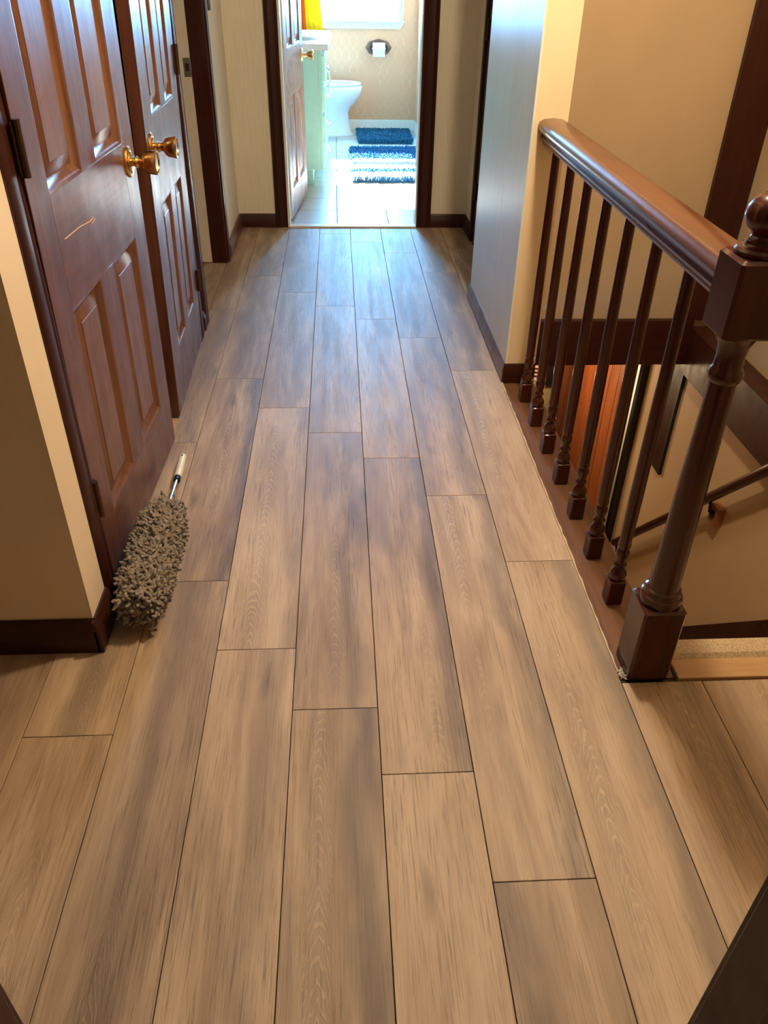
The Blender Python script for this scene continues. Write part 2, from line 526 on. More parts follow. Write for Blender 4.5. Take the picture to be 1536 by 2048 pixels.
# joint positions of each row, near to far, then the colour character of each plank (tone, streak place, streak amount)
ROWS = {
    -3: ([-0.7, 5.89, 12.48, 19.2, 25.9], [(0.55, .2, .2), (0.50, .55, .45), (0.42, .8, .3), (0.35, .3, .5), (0.3, .4, .5)]),
    -2: ([1.95, 8.55, 15.15, 21.8], [(0.35, .5, .5), (0.42, .92, .85), (0.40, .3, .35), (0.42, .5, .5), (0.5, .4, .3)]),
    -1: ([0.55, 7.18, 13.8, 20.45], [(0.62, .75, .35), (0.80, .97, .35), (0.46, .7, .35), (0.45, .2, .35)]),
    0: ([-0.45, 6.17, 12.78, 19.4, 26.0], [(0.42, .80, .75), (0.40, .70, .55), (0.52, .6, .2), (0.52, .5, .2), (0.5, .5, .2), (0.5, .5, .2)]),
    1: ([-1.4, 5.24, 11.84, 18.5, 25.05], [(0.74, .5, .05), (0.50, .97, .80), (0.58, .3, .1), (0.52, .4, .1), (0.5, .5, .1), (0.5, .5, .1)]),
    2: ([-2.6, 3.99, 10.62, 17.3, 23.9], [(0.46, .05, .6), (0.66, .92, .6), (0.52, .85, .5), (0.45, .5, .2), (0.5, .5, .2), (0.5, .5, .2)]),
    3: ([2.1, 8.85, 15.45, 22.1], [(0.70, .90, .60), (0.80, .05, .15), (0.40, .6, .45), (0.45, .5, .3), (0.5, .5, .3)]),
    4: ([0.1, 6.7, 24.4], [(0.56, .85, .35), (0.56, .85, .35), (0.32, .5, .4), (0.45, .5, .3)]),
    5: ([-1.0, 2.2], [(0.55, .3, .5), (0.55, .3, .5), (0.5, .3, .4)]),
    6: ([1.0, 7.7], [(0.5, .5, .5)] * 3), 7: ([-1, 5.6], [(0.5, .5, .5)] * 3), 8: ([2, 8.6], [(0.5, .5, .5)] * 3), 9: ([0, 6.6], [(0.5, .5, .5)] * 3),
    -4: ([1.6, 8.2], [(0.45, .5, .3), (0.62, .8, .35), (0.6, .5, .3)]), -5: ([-0.5, 6.2], [(0.5, .5, .4)] * 3),
    -6: ([0.5, 7.1], [(0.5, .5, .4)] * 3), -7: ([-1.5, 5.1], [(0.5, .5, .4)] * 3), -8: ([1.5, 8.1], [(0.5, .5, .4)] * 3),
}
G = 0.0045
def add_plank(poly, col, xc):
    mb = MB()
    mb.prism(poly, 2, -0.05, 0.0)
    ys = [p[1] for p in poly]
    o = obj('plank', mb, 'plank', floor, bevel=0.005, origin=(xc, (min(ys) + max(ys)) / 2, 0.0))
    o.color = (*col, 1.0)

for r, (joints, tones) in ROWS.items():
    if r <= -4:
        lo, hi = 2.0, 7.24
    elif r >= 5:
        lo, hi = 2.0, 6.44
    elif r == 4:
        lo, hi = 2.0, 26.8
    else:
        lo, hi = 1.4, 26.8
    cuts = [lo] + [j for j in joints if lo < j < hi] + [hi]
    for a, b in zip(cuts, cuts[1:]):
        k = len([j for j in joints if j <= a + 1e-6]) - 1
        col = tones[max(0, min(k, len(tones) - 1))]
        x0, x1 = r + G, r + 1 - G
        y0, y1 = a + G, b - G
        if r == 9:
            x1 = 9.76
        if r == -3 and b > 7.3:
            wl = -2.655
            if a < 7.2:
                poly = [(x0, y0), (x1, y0), (x1, y1), (wl, y1), (wl, 7.24), (x0, 7.24)]
            elif a > 18 and a < 23:
                poly = [(wl, y0), (x1, y0), (x1, y1), (wl, y1)]
            else:
                poly = [(wl, y0), (x1, y0), (x1, y1), (wl, y1)]
            add_plank(poly, col, r + 0.5)
        elif r == 4 and b > 6.45:
            if a < 6.44:
                add_plank([(x0, y0), (x1, y0), (x1, 6.44), (x0, 6.44)], col, r + 0.5)
            ya = max(a, 20.02)
            if b > 20.1:
                add_plank([(x0, ya + G), (4.84, ya + G), (4.84, y1), (x0, y1)], col, r + 0.5)
        else:
            if r == 3:
                x1 = 3.995
            add_plank([(x0, y0), (x1, y0), (x1, y1), (x0, y1)], col, r + 0.5)
for a, b in ((18.45, 21.0), (21.0, 23.0)):
    add_plank([(-3.6, a + G), (-2.665, a + G), (-2.665, b - G), (-3.6, b - G)], (0.3, 0.4, 0.4), -3.2)

# ------------------------------------------------------------------ walls
LH = 11.3                      # door head height
def wall(name, boxes, mat, label, bevel=0.0):
    mb = MB()
    for b in boxes:
        mb.box(*b)
    return tag(obj(name, mb, mat), label, 'wall', kind='structure')

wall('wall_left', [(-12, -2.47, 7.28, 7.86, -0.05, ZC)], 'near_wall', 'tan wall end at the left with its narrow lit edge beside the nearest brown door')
wall('wall_left', [(-3.3, -2.65, 7.86, 8.3, LH, ZC), (-3.3, -2.65, 8.3, 17.15, LH, ZC), (-3.3, -2.65, 17.15, 18.4, -0.05, ZC),
                   (-3.3, -2.65, 18.4, 23.05, LH, ZC), (-3.3, -2.65, 23.05, 26.85, -0.05, ZC)], 'cream_wall',
     'cream left hallway wall behind the brown doors, reaching the far corner')
wall('wall_back', [(-3.3, -1.05, 26.85, 27.45, -0.05, ZC), (3.25, 5.5, 26.85, 27.45, -0.05, ZC), (-1.05, 3.25, 26.85, 27.45, LH, ZC)],
     'cream_wall', 'cream wall at the end of the hall around the bathroom doorway')
wall('wall_right', [(4.87, 5.5, 19.97, 20.6, -0.05, ZC), (4.87, 5.5, 20.6, 25.2, LH, ZC), (4.87, 5.5, 25.2, 26.85, -0.05, ZC), (4.68, 4.87, 19.4, 19.97, -0.05, ZC)],
     'cream_wall', 'narrow cream wall at far right beside the dark door')
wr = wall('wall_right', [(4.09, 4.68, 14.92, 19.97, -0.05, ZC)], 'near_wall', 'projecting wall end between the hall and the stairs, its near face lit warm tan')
for a, b in ((14.92, 16.9), (16.915, 19.97)):
    o = box('panel', (4.05, 4.09, a, b, 0.0, ZC), 'panel_gloss', wr)
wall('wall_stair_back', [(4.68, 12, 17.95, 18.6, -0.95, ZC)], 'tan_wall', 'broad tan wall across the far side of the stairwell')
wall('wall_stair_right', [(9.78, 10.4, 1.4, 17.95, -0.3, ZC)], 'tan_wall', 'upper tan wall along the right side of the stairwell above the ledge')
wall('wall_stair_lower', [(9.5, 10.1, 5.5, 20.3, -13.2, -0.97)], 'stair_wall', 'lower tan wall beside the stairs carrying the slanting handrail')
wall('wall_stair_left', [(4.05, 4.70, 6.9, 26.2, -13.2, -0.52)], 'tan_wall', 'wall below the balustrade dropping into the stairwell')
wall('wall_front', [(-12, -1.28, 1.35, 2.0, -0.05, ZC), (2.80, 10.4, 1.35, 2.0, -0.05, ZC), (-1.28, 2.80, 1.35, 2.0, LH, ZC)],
     'low_bounce_wall', 'wall with the doorway the camera looks out of')
wall('wall_outer', [(-12.7, -12, 1.35, 7.9, -0.05, ZC)], 'low_bounce_wall', 'wall darkened to bounce less light, closing the side passage at left out of frame')
wall('wall_near_room', [(-5, -4.4, -6.5, 1.35, -0.05, ZC), (6, 6.6, -6.5, 1.35, -0.05, ZC), (-5, 6.6, -7.1, -6.5, -0.05, ZC)], 'low_bounce_wall',
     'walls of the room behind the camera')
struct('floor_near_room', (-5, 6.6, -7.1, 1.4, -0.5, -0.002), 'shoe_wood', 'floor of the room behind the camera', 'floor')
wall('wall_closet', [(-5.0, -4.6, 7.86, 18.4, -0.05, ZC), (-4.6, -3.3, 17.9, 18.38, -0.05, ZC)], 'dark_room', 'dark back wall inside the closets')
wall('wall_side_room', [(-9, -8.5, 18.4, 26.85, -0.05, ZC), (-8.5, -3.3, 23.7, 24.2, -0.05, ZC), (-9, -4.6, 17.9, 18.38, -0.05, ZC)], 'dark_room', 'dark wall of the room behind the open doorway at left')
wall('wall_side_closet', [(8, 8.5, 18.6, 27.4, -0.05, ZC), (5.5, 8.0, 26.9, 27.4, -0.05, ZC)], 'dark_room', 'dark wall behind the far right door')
struct('ceiling', (-12.7, 12, -7.1, 47, ZC, ZC + 0.4), 'ceiling_low_bounce', 'plain ceiling darkened to bounce less light above the hall, out of frame', 'ceiling')

# stairwell beam and ledge
struct('trim_1', (4.72, 9.25, 17.78, 17.95, -0.95, 0.20), 'brown_trim_x', 'dark brown beam across the stairwell under the tan wall', 'trim', 0.01)
struct('trim_2', (9.25, 9.78, 6.9, 17.95, -1.18, 0.0), 'brown_trim_y', 'dark brown ledge beam running along the right side of the stairwell', 'trim', 0.012)
struct('trim_3', (8.92, 9.78, 17.80, 17.95, 0.2, ZC), 'brown_trim', 'tall dark brown upright board in the stairwell corner', 'trim', 0.01)
# skirt board along the stairs on the right wall
def slab_y(x0, x1, pts):
    return MB().prism(pts, 0, x0, x1)
sk = slab_y(9.38, 9.5, [(6.9, -1.1), (6.9, 0.82), (19.4, -11.78), (19.4, -13.0), (18.6, -13.0)])
tag(obj('baseboard_stair', sk, 'brown_trim_y'), 'dark skirt board slanting down behind the carpeted stair edge', 'baseboard', kind='structure')

# casings: helper builds a stepped door casing leg
def casing_leg(name, x_face, side, y0, y1, label, mat='brown_trim', out=1, h=LH, root=None):
    """on a wall parallel to Y: x_face is the wall face, out the direction it projects"""
    mb = MB()
    w = y1 - y0
    d = 0.09 * out
    steps = [(0.0, 0.35), (0.10, 0.75), (0.22, 0.6), (0.30, 0.85), (0.72, 1.0), (0.80, 0.80), (0.90, 1.0), (1.0, 0.9)]
    if side < 0:
        steps = [(1 - s, v) for s, v in reversed(steps)]
    pts = [(x_face - 0.02 * out, y0)] + [(x_face + d * v, y0 + w * s) for s, v in steps] + [(x_face - 0.02 * out, y1)]
    mb.prism(pts, 2, 0.0, h)
    return tag(obj(name, mb, mat), label, 'trim', kind='structure')

# left doors: casing near, mullion, casing far
casing_leg('trim_4', -2.56, 1, 7.90, 8.33, 'dark moulded casing left of the nearest brown door')
struct('trim_5', (-3.2, -2.66, 7.88, 8.32, 0.0, LH), 'brown_trim', 'jamb at the hinge side of the nearest brown door', 'trim')
struct('trim_6', (-3.2, -2.62, 12.58, 13.25, 0.0, LH), 'brown_trim', 'dark post between the two brown closet doors', 'trim', 0.01)
casing_leg('trim_7', -2.64, -1, 17.15, 17.78, 'moulded brown casing right of the second brown door')
casing_leg('trim_8', -2.64, 1, 18.02, 18.42, 'thin dark casing on the near side of the open doorway at left')
struct('trim_9', (-3.28, -2.66, 18.40, 18.52, 0.0, LH), 'brown_trim', 'near jamb of the open doorway at left', 'trim')
# far jamb of the open doorway: painted part, stop, hall part, strike plate
jamb = thing('trim_10', (-2.65, 23.05, 0), 'far jamb of the open left doorway, half painted, half dark brown, with metal strike plate', 'trim', kind='structure')
box('painted_jamb', (-0.75, -0.40, -0.06, 0.0, 0.02, LH), 'jamb_paint', jamb)
box('stained_jamb', (-0.40, 0.03, -0.10, 0.0, 0.0, LH), 'brown_trim', jamb, 0.008)
plate = box('strike_plate', (-0.60, -0.42, -0.068, -0.058, 4.75, 5.18), 'steel_plate', jamb, 0.003)
box('latch_hole', (-0.555, -0.465, -0.070, -0.066, 4.88, 5.05), 'black_panel', plate)
casing_leg('trim_11', -2.65, -1, 23.06, 23.52, 'dark casing with a glossy edge on the far side of the open left doorway')
box_sw = thing('light_switch', (-2.65, 24.25, 6.15), 'small dark switch plate high on the cream left wall past the doorway', 'switch')
box('plate', (0.0, 0.03, -0.2, 0.2, 0, 0.7), 'black_panel', box_sw, 0.008)
box('toggle', (0.03, 0.08, -0.04, 0.04, 0.28, 0.42), 'dark_bronze', box_sw, 0.006)

# bathroom doorway casing
def casing_x(name, x0, x1, flip, label):
    w = x1 - x0
    steps = [(0.0, 0.35), (0.10, 0.75), (0.22, 0.6), (0.30, 0.85), (0.72, 1.0), (0.80, 0.80), (0.90, 1.0), (1.0, 0.9)]
    if flip:
        steps = [(1 - s, v) for s, v in reversed(steps)]
    pts = [(x0, 26.87)] + [(x0 + w * s, 26.85 - 0.11 * v) for s, v in steps] + [(x1, 26.87)]
    return tag(obj(name, MB().prism(pts, 2, 0.0, LH + 0.3), 'brown_trim'), label, 'trim', kind='structure')
casing_x('trim_12', -1.44, -1.02, True, 'dark brown casing left of the bathroom doorway')
casing_x('trim_13', 3.22, 3.68, False, 'dark brown casing right of the bathroom doorway')
struct('trim_14', (-1.05, -0.98, 26.78, 27.45, 0, LH), 'white_paint', 'white painted jamb on the hinge side of the bathroom doorway', 'trim')
struct('trim_15', (3.18, 3.25, 26.92, 27.50, 0, LH), 'white_paint', 'white painted jamb on the right side of the bathroom doorway', 'trim')
struct('trim_16', (-1.0, 3.2, 26.70, 27.05, -0.05, 0.05), 'threshold', 'pale threshold strip under the bathroom doorway', 'trim', 0.02)
# far right door casing
casing_leg('trim_17', 4.87, -1, 25.16, 25.55, 'dark casing on the far side of the dark right door', out=-1)

# baseboards
def base_profile(t=0.10, h=0.46):
    return [(0, 0), (t, 0), (t, h * 0.70), (t * 0.75, h * 0.78), (t * 0.75, h * 0.86), (t * 0.35, h), (0, h)]
def baseboard(name, axis, at, out, a0, a1, mat, label, t=0.10, h=0.46):
    """axis: direction it runs; at: wall face on the other axis; out: +-1 projection"""
    pr = [(at + out * p, z) for p, z in base_profile(t, h)]
    mb = MB()
    mb.prism(pr, 1 if axis == 'y' else 0, a0, a1)
    return tag(obj(name, mb, mat), label, 'baseboard', kind='structure')
baseboard('baseboard_left', 'x', 7.28, -1, -12, -2.44, 'brown_trim_x', 'dark baseboard along the tan wall at the left edge', 0.09, 0.50)
baseboard('baseboard_left', 'y', -2.47, 1, 7.19, 7.88, 'brown_trim_y', 'short dark baseboard turning the wall corner behind the duster', 0.07, 0.50)
baseboard('baseboard_left', 'y', -2.65, 1, 17.80, 18.02, 'brown_trim_y', 'scrap of baseboard between two door casings at left', 0.10, 0.42)
baseboard('baseboard_left', 'y', -2.65, 1, 23.53, 26.85, 'brown_door_x', 'baseboard running from the left casing to the far corner', 0.09, 0.42)
baseboard('baseboard_back', 'x', 26.85, -1, -2.60, -1.45, 'brown_trim_x', 'dark baseboard left of the bathroom doorway', 0.09, 0.42)
baseboard('baseboard_back', 'x', 26.85, -1, 3.69, 4.85, 'brown_trim_x', 'dark baseboard right of the bathroom doorway', 0.09, 0.42)
baseboard('baseboard_right', 'y', 4.87, -1, 25.56, 26.80, 'brown_trim_y', 'short dark baseboard beside the dark door at far right', 0.09, 0.42)
baseboard('baseboard_right', 'y', 4.05, -1, 14.90, 19.97, 'brown_door_x', 'baseboard with pale glare along the projecting wall', 0.05, 0.40)
baseboard('baseboard_right', 'x', 14.92, -1, 4.02, 4.68, 'brown_trim_x', 'short dark baseboard on the tan wall end behind the first baluster', 0.07, 0.40)

# ------------------------------------------------------------------ panelled doors
def panel_mesh(y0, y1, z0, z1):
    """raised panel: sticking slope, groove, bevel, flat field; x is outward"""
    def loop(i, x):
        return [(x, y0 + i, z0 + i), (x, y1 - i, z0 + i), (x, y1 - i, z1 - i), (x, y0 + i, z1 - i)]
    return MB().loft([loop(-0.02, -0.14), loop(-0.02, -0.012), loop(0.0, 0.0), loop(0.035, -0.008), (loop(0.095, -0.075)), loop(0.12, -0.085), loop(0.27, -0.035), loop(0.275, -0.028)], True, True)

def panel_door(root, W, H, cols, rows, zb=0.06, mats=('brown_door', 'brown_door_x', 'brown_panel')):
    T = 0.2
    xs = [0.0] + [v for c in cols for v in c] + [W]
    zs = [zb] + [v for r in rows for v in r] + [H]
    # stiles run full height
    box('stile', (-T, 0, 0, cols[0][0], zb, H), mats[0], root, 0.006)
    box('stile', (-T, 0, cols[-1][1], W, zb, H), mats[0], root, 0.006)
    zr = [(zs[i], zs[i + 1]) for i in range(0, len(zs), 2)]
    for a, b in zr:
        box('rail', (-T, 0, cols[0][0], cols[-1][1], a, b), mats[1], root, 0.004)
    for a, b in rows:
        for c, d in zip(cols, cols[1:]):
            box('mullion', (-T, 0, c[1], d[0], a, b), mats[0], root, 0.004)
        for c in cols:
            obj('panel', panel_mesh(c[0], c[1], a, b), mats[2], root)

def knob(root, y, z, mat='brass', out=1.0, sc=1.0):
    k = obj('knob', MB().lathe([(0.062 * sc, 0.05), (0.055 * sc, 0.09), (0.085 * sc, 0.12), (0.062 * sc, 0.15), (0.066 * sc, 0.19), (0.12 * sc, 0.225), (0.145 * sc, 0.26),
                                (0.165 * sc, 0.38), (0.160 * sc, 0.405), (0.135 * sc, 0.41), (0.13 * sc, 0.395), (0.02, 0.40)], (0, y, z), 0, 28), mat, root)
    obj('rosette', MB().lathe([(0.205 * sc, 0.0), (0.205 * sc, 0.012), (0.19 * sc, 0.03), (0.15 * sc, 0.035), (0.135 * sc, 0.05), (0.06 * sc, 0.06)], (0, y, z), 0, 28), mat, k)
    return k

def hinge(root, y, z, mat='dark_bronze', h=0.52):
    """knuckle standing proud of the face with two leaves"""
    k = obj('hinge', MB().tube([(0.045, y, z), (0.045, y, z + h)], 0.042, 10), mat, root)
    box('hinge_leaf', (0.002, 0.018, y - 0.07, y + 0.10, z + 0.02, z + h - 0.02), mat, k)
    return k

ROWS6 = [(1.0, 3.82), (5.08, 9.1), (9.55, 10.55)]
d1 = thing('door_1', (-2.53, 8.36, 0), 'nearest brown panelled door at left with scratched lock rail and brass knob', 'door', -math.atan2(0.13, 4.14), kind='structure')
d1.rotation_euler[1] = 0.014
panel_door(d1, 4.15, 11.2, [(0.56, 1.74), (2.31, 3.55)], ROWS6)
knob(d1, 3.78, 4.80)
hinge(d1, -0.02, 1.30)
hinge(d1, -0.02, 5.38)
SC0, SC1 = (0.74, 4.57), (1.84, 4.53)
sc = MB().tube([(0.001, SC0[0], SC0[1]), (0.003, (SC0[0] + SC1[0]) / 2, (SC0[1] + SC1[1]) / 2 + 0.01), (0.003, SC1[0] - 0.15, SC1[1] - 0.01), (0.001, SC1[0], SC1[1])], 0.008, 5)
obj('scratch', sc, 'scratch_pale', d1)
obj('scratch', MB().tube([(0.001, SC1[0] - 0.10, SC1[1] - 0.05), (0.002, SC1[0] + 0.06, SC1[1] - 0.03)], 0.007, 5), 'scratch_pale', d1)
d2 = thing('door_2', (-2.45, 13.40, 0), 'second brown panelled door at left, slightly ajar with bluish glare and brass knob', 'door', math.atan2(0.10, 3.7), kind='structure')
d2.rotation_euler[1] = 0.024
panel_door(d2, 3.72, 11.2, [(0.72, 1.74), (2.18, 3.12)], [(1.12, 3.75), (5.1, 9.1), (9.55, 10.55)])
knob(d2, 0.36, 4.72)
hinge(d2, 3.74, 1.20, h=0.46)
hinge(d2, 3.74, 5.40, h=0.50)

d3 = thing('door_3', (-0.93, 27.42, 0), 'brown panelled bathroom door standing open, washed by window glare, with brass hinges', 'door', -math.atan2(0.40, 4.05), kind='structure')
panel_door(d3, 4.05, 11.1, [(0.55, 1.75), (2.20, 3.45)], [(0.9, 3.72), (5.02, 9.0), (9.45, 10.45)], zb=0.1)
box('hinge_edge', (-0.20, -0.002, -0.022, -0.001, 0.1, 11.1), 'white_paint', d3)
knob(d3, 3.78, 4.62, 'brass_pale')
for z in (0.85, 5.05, 9.9):
    h = obj('hinge', MB().prism([(-0.17, z), (-0.03, z), (0.0, z + 0.03), (0.01, z + 0.25), (0.0, z + 0.47), (-0.03, z + 0.50), (-0.17, z + 0.50)], 1, -0.036, -0.02), 'brass_pale', d3)
    obj('hinge_pin', MB().tube([(-0.19, -0.04, z), (-0.19, -0.04, z + 0.5)], 0.03, 8), 'brass_pale', h)
    for q in (0.08, 0.25, 0.42):
        obj('screw', MB().lathe([(0.014, -0.040), (0.014, -0.036)], (-0.06 if q == 0.25 else -0.1, 0, z + q), 1, 8), 'dark_bronze', h)

d4 = thing('door_4', (4.90, 25.14, 0), 'dark panelled door on the right wall at the hall end, mostly hidden', 'door', math.pi, kind='structure')
panel_door(d4, 4.5, 11.2, [(0.55, 1.95), (2.5, 3.95)], ROWS6)
hinge(d4, 0.0, 1.25)
hinge(d4, 0.0, 5.5)

# ------------------------------------------------------------------ balustrade
rail = thing('stair_railing', (4.33, 6.72, -0.02), 'dark stained balustrade with seven turned balusters and a ball-topped newel post', 'railing')
O = Vector((4.33, 6.72, -0.02))
def L(p):
    return tuple(Vector(p) - O)
# handrail profile in (x, z)
prof = [(-0.13, 4.60), (-0.15, 4.66), (-0.19, 4.69), (-0.20, 4.73), (-0.165, 4.75), (-0.18, 4.77), (-0.245, 4.83), (-0.262, 4.90), (-0.235, 4.965), (-0.16, 5.005),
        (0.0, 5.02), (0.16, 5.005), (0.235, 4.965), (0.262, 4.90), (0.245, 4.83), (0.18, 4.77), (0.165, 4.75), (0.20, 4.73), (0.19, 4.69), (0.15, 4.66), (0.13, 4.60)]
mb = MB()
mb.prism([(x + 0.03, z + 0.02) for x, z in prof], 1, 0.20, 14.91 - O.y)
for v in mb.bm.verts:
    v.co.x += 0.075 * max(0, v.co.y) / 8.2 - 0.02
obj('top_rail', mb, 'rail_wood', rail, smooth=50)
# newel post
def chamfer_block(hw, z0, z1, c):
    def lp(h, z):
        k = h * 0.12
        return [(-h + k, -h, z), (h - k, -h, z), (h, -h + k, z), (h, h - k, z), (h - k, h, z), (-h + k, h, z), (-h, h - k, z), (-h, -h + k, z)]
    return MB().loft([lp(hw - c, z0), lp(hw, z0 + c), lp(hw, z1 - c), lp(hw - c, z1)])
newel = obj('newel_post', chamfer_block(0.25, 0.0, 1.12, 0.03), 'baluster_wood', rail)
obj('upper_block', chamfer_block(0.255, 4.42, 5.14, 0.03), 'baluster_wood', newel)
obj('turned_shaft', MB().lathe([(0.16, 1.10), (0.235, 1.13), (0.245, 1.18), (0.235, 1.23), (0.215, 1.245), (0.215, 1.27), (0.205, 1.31), (0.175, 1.33), (0.172, 1.5), (0.155, 2.6), (0.132, 3.85),
                                (0.130, 3.92), (0.155, 3.95), (0.170, 4.0), (0.155, 4.05), (0.135, 4.08), (0.135, 4.2), (0.15, 4.3), (0.20, 4.40), (0.23, 4.43)], (0, 0, 0), 2, 28), 'baluster_wood', newel)
obj('ball_finial', MB().lathe([(0.20, 5.13), (0.225, 5.15), (0.23, 5.18), (0.21, 5.205), (0.17, 5.215), (0.15, 5.235), (0.155, 5.26), (0.13, 5.275), (0.115, 5.30), (0.125, 5.33), (0.17, 5.365), (0.20, 5.41), (0.215, 5.47),
                               (0.20, 5.54), (0.165, 5.60), (0.10, 5.64), (0.02, 5.655)], (0, 0, 0), 2, 28), 'baluster_wood', newel)
# balusters: one mesh shared by seven
bp = [(0.07, 0.30), (0.10, 0.335), (0.112, 0.37), (0.118, 0.42), (0.105, 0.47), (0.075, 0.51), (0.062, 0.54), (0.075, 0.57), (0.09, 0.60), (0.075, 0.63), (0.066, 0.67), (0.080, 0.72), (0.092, 0.78), (0.086, 0.83),
      (0.072, 0.87), (0.084, 0.90), (0.088, 0.94), (0.080, 1.0), (0.086, 1.7), (0.080, 2.8), (0.072, 3.8), (0.070, 4.62)]
base_b = None
for i in range(7):
    y = 14.07 - i * 1.015 - O.y
    if base_b is None:
        mbb = chamfer_block(0.110, 0.0, 0.40, 0.015)
        mbb.lathe([(r_, h_ + 0.07 * max(0.0, 1 - (h_ - 0.3) / 1.4)) for r_, h_ in bp], (0, 0, 0), 2, 16)
        base_b = obj('baluster', mbb, 'baluster_wood', rail, origin=(0, 0, 0))
        ob = base_b
    else:
        ob = base_b.copy()
        COL.objects.link(ob)
    ob.location = Vector((0.0, y, 0.0)) * S
# old floor edge board under the balusters
shoe = tag(obj('trim_18', MB().box(4.03, 4.69, 6.52, 14.90, -0.5, -0.02), 'shoe_wood'), 'worn dark floor edge board carrying the balusters', 'trim', kind='structure')
# ragged pale edge of the new planks along it
mb = MB()
pts_top, n = [], 60
for i in range(n + 1):
    y = 6.62 + (14.86 - 6.62) * i / n
    pts_top.append((4.012 + random.uniform(0, 0.022), y))
mb.prism([(3.998, 6.62)] + pts_top + [(3.998, 14.86)], 2, -0.03, 0.004)
tag(obj('trim_19', mb, 'raw_edge'), 'thin ragged pale edge between the planks and the old board', 'trim', kind='structure')
lint = MB()
for i in range(46):
    a, r = random.uniform(0, 6.28), random.uniform(0, 0.085) ** 1.0
    p = Vector((4.055 + r * math.cos(a) * 0.6, 6.60 + r * math.sin(a), -0.035))
    q = p + Vector((random.uniform(-.05, .05), random.uniform(-.05, .05), random.uniform(0.0, 0.06)))
    lint.tube([p, (p + q) / 2 + Vector((random.uniform(-.02, .02), random.uniform(-.02, .02), 0.02)), q], 0.009, 4)
box('gap_shade', (4.0, 4.70, 6.44, 6.52, -0.5, -0.04), 'black_panel', shoe)  # black strip painting the shade in the gap at the board's near end
tag(obj('lint_tuft', lint, 'lint'), 'small grey tuft of lint caught at the foot of the newel post', 'lint')

# ------------------------------------------------------------------ stairs
stairs = thing('stairs', (7.1, 7.1, 0), 'beige carpeted stairs dropping away behind the newel post', 'stairs', kind='structure')
mb = MB()
nose = [(6.78, -0.5), (6.78, 0.015), (6.84, 0.075), (6.96, 0.095), (7.08, 0.075), (7.15, 0.0), (7.15, -0.10), (7.10, -0.14), (7.10, -1.05), (6.95, -1.05)]
mb.prism([(y - 7.1, z) for y, z in nose], 0, 4.70 - 7.1, 9.38 - 7.1)
obj('top_nosing', mb, 'carpet', stairs)
for i in range(12):
    z1 = -1.02 * (i + 1)
    y0 = 7.10 + 1.0 * i
    box('step', (4.70 - 7.1, 9.38 - 7.1, y0 - 7.1, y0 + 1.05 - 7.1, z1 - 1.1, z1), 'carpet_dark', stairs, 0.03)
struct('trim_20', (4.71, 9.6, 6.46, 6.78, -0.05, 0.035), 'oak_strip', 'light wood transition strip in front of the carpeted stair edge', 'trim', 0.012)

# stair handrail on the right wall
hr = thing('stair_handrail', (9.15, 14.63, -2.87), 'round dark wall handrail slanting down the stairwell on wood blocks', 'handrail')
def hz(y):
    return -1.01 - 1.05 * (y - 12.86)
HO = Vector((9.15, 14.63, -2.87))
obj('rail', MB().tube([Vector((9.15, 7.2, hz(7.2))) - HO, Vector((9.15, 19.15, hz(19.15))) - HO], 0.12, 14), 'baluster_wood', hr)
for y in (14.55, 19.0, 8.6):
    z = hz(y)
    b = box('bracket_block', (9.30 - 9.15, 9.50 - 9.15, y - 0.17 - HO.y, y + 0.17 - HO.y, z - 0.75 - HO.z, z - 0.28 - HO.z), 'block_wood', hr, 0.01)
    obj('bracket', MB().tube([Vector((9.31, y, z - 0.5)) - HO, Vector((9.2, y, z - 0.42)) - HO, Vector((9.15, y, z - 0.1)) - HO], 0.035, 8), 'black_metal', b)
    obj('bracket_plate', MB().lathe([(0.10, 9.27 - 9.15), (0.10, 9.31 - 9.15)], (0, y - HO.y, z - 0.5 - HO.z), 0, 14), 'black_metal', b)

# ------------------------------------------------------------------ lower foyer
struct('floor_foyer', (4.05, 12, 18.9, 26.2, -13.4, -13.0), 'shoe_wood', 'dark floor of the foyer at the foot of the stairs', 'floor')
wall('wall_foyer', [(9.34, 12, 24.75, 25.3, -13.0, -0.4)], 'cream_wall', 'bright strip of lit wall seen through the gap beside the orange foyer door')
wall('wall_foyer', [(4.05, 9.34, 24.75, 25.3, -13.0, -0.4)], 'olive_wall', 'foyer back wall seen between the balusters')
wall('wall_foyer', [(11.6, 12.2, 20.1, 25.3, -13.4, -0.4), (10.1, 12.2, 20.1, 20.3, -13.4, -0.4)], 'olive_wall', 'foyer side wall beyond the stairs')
struct('ceiling_foyer', (4.66, 12, 17.95, 25.3, -0.95, -0.6), 'ceiling_low_bounce', 'foyer ceiling hidden behind the beam', 'ceiling')
struct('trim_21', (9.30, 9.52, 20.28, 20.50, -13.0, -1.0), 'black_panel', 'black door post at the end of the lower stair wall', 'trim')
struct('trim_22', (9.08, 9.34, 24.58, 24.75, -13.0, -1.0), 'black_panel', 'black hinge post behind the orange foyer door', 'trim')
fd = thing('door_5', (8.97, 20.50, -12.95), 'orange stained plank door standing ajar in the foyer beside a lit gap', 'door', kind='structure')
ya = 0.03
for i, (a, b) in enumerate(((0.03, 0.62), (0.65, 1.32), (1.36, 2.1), (2.14, 2.9), (2.94, 4.05))):
    box('plank', (0.0, 0.09, a, b, 0.0, 11.6), 'orange_wood', fd, 0.015)
box('door_core', (0.03, 0.15, 0.02, 4.06, 0.0, 11.6), 'brown_trim', fd)
box('latch', (0.15, 0.22, 0.05, 0.16, 8.75, 9.0), 'black_metal', fd)
bd_ = thing('door_6', (8.6, 24.70, -13.0), 'dark brown door on the foyer back wall, seen between the balusters', 'door', kind='structure')
box('slab', (-0.55, 0.45, -0.06, 0.05, 0.0, 11.4), 'brown_trim', bd_, 0.01)
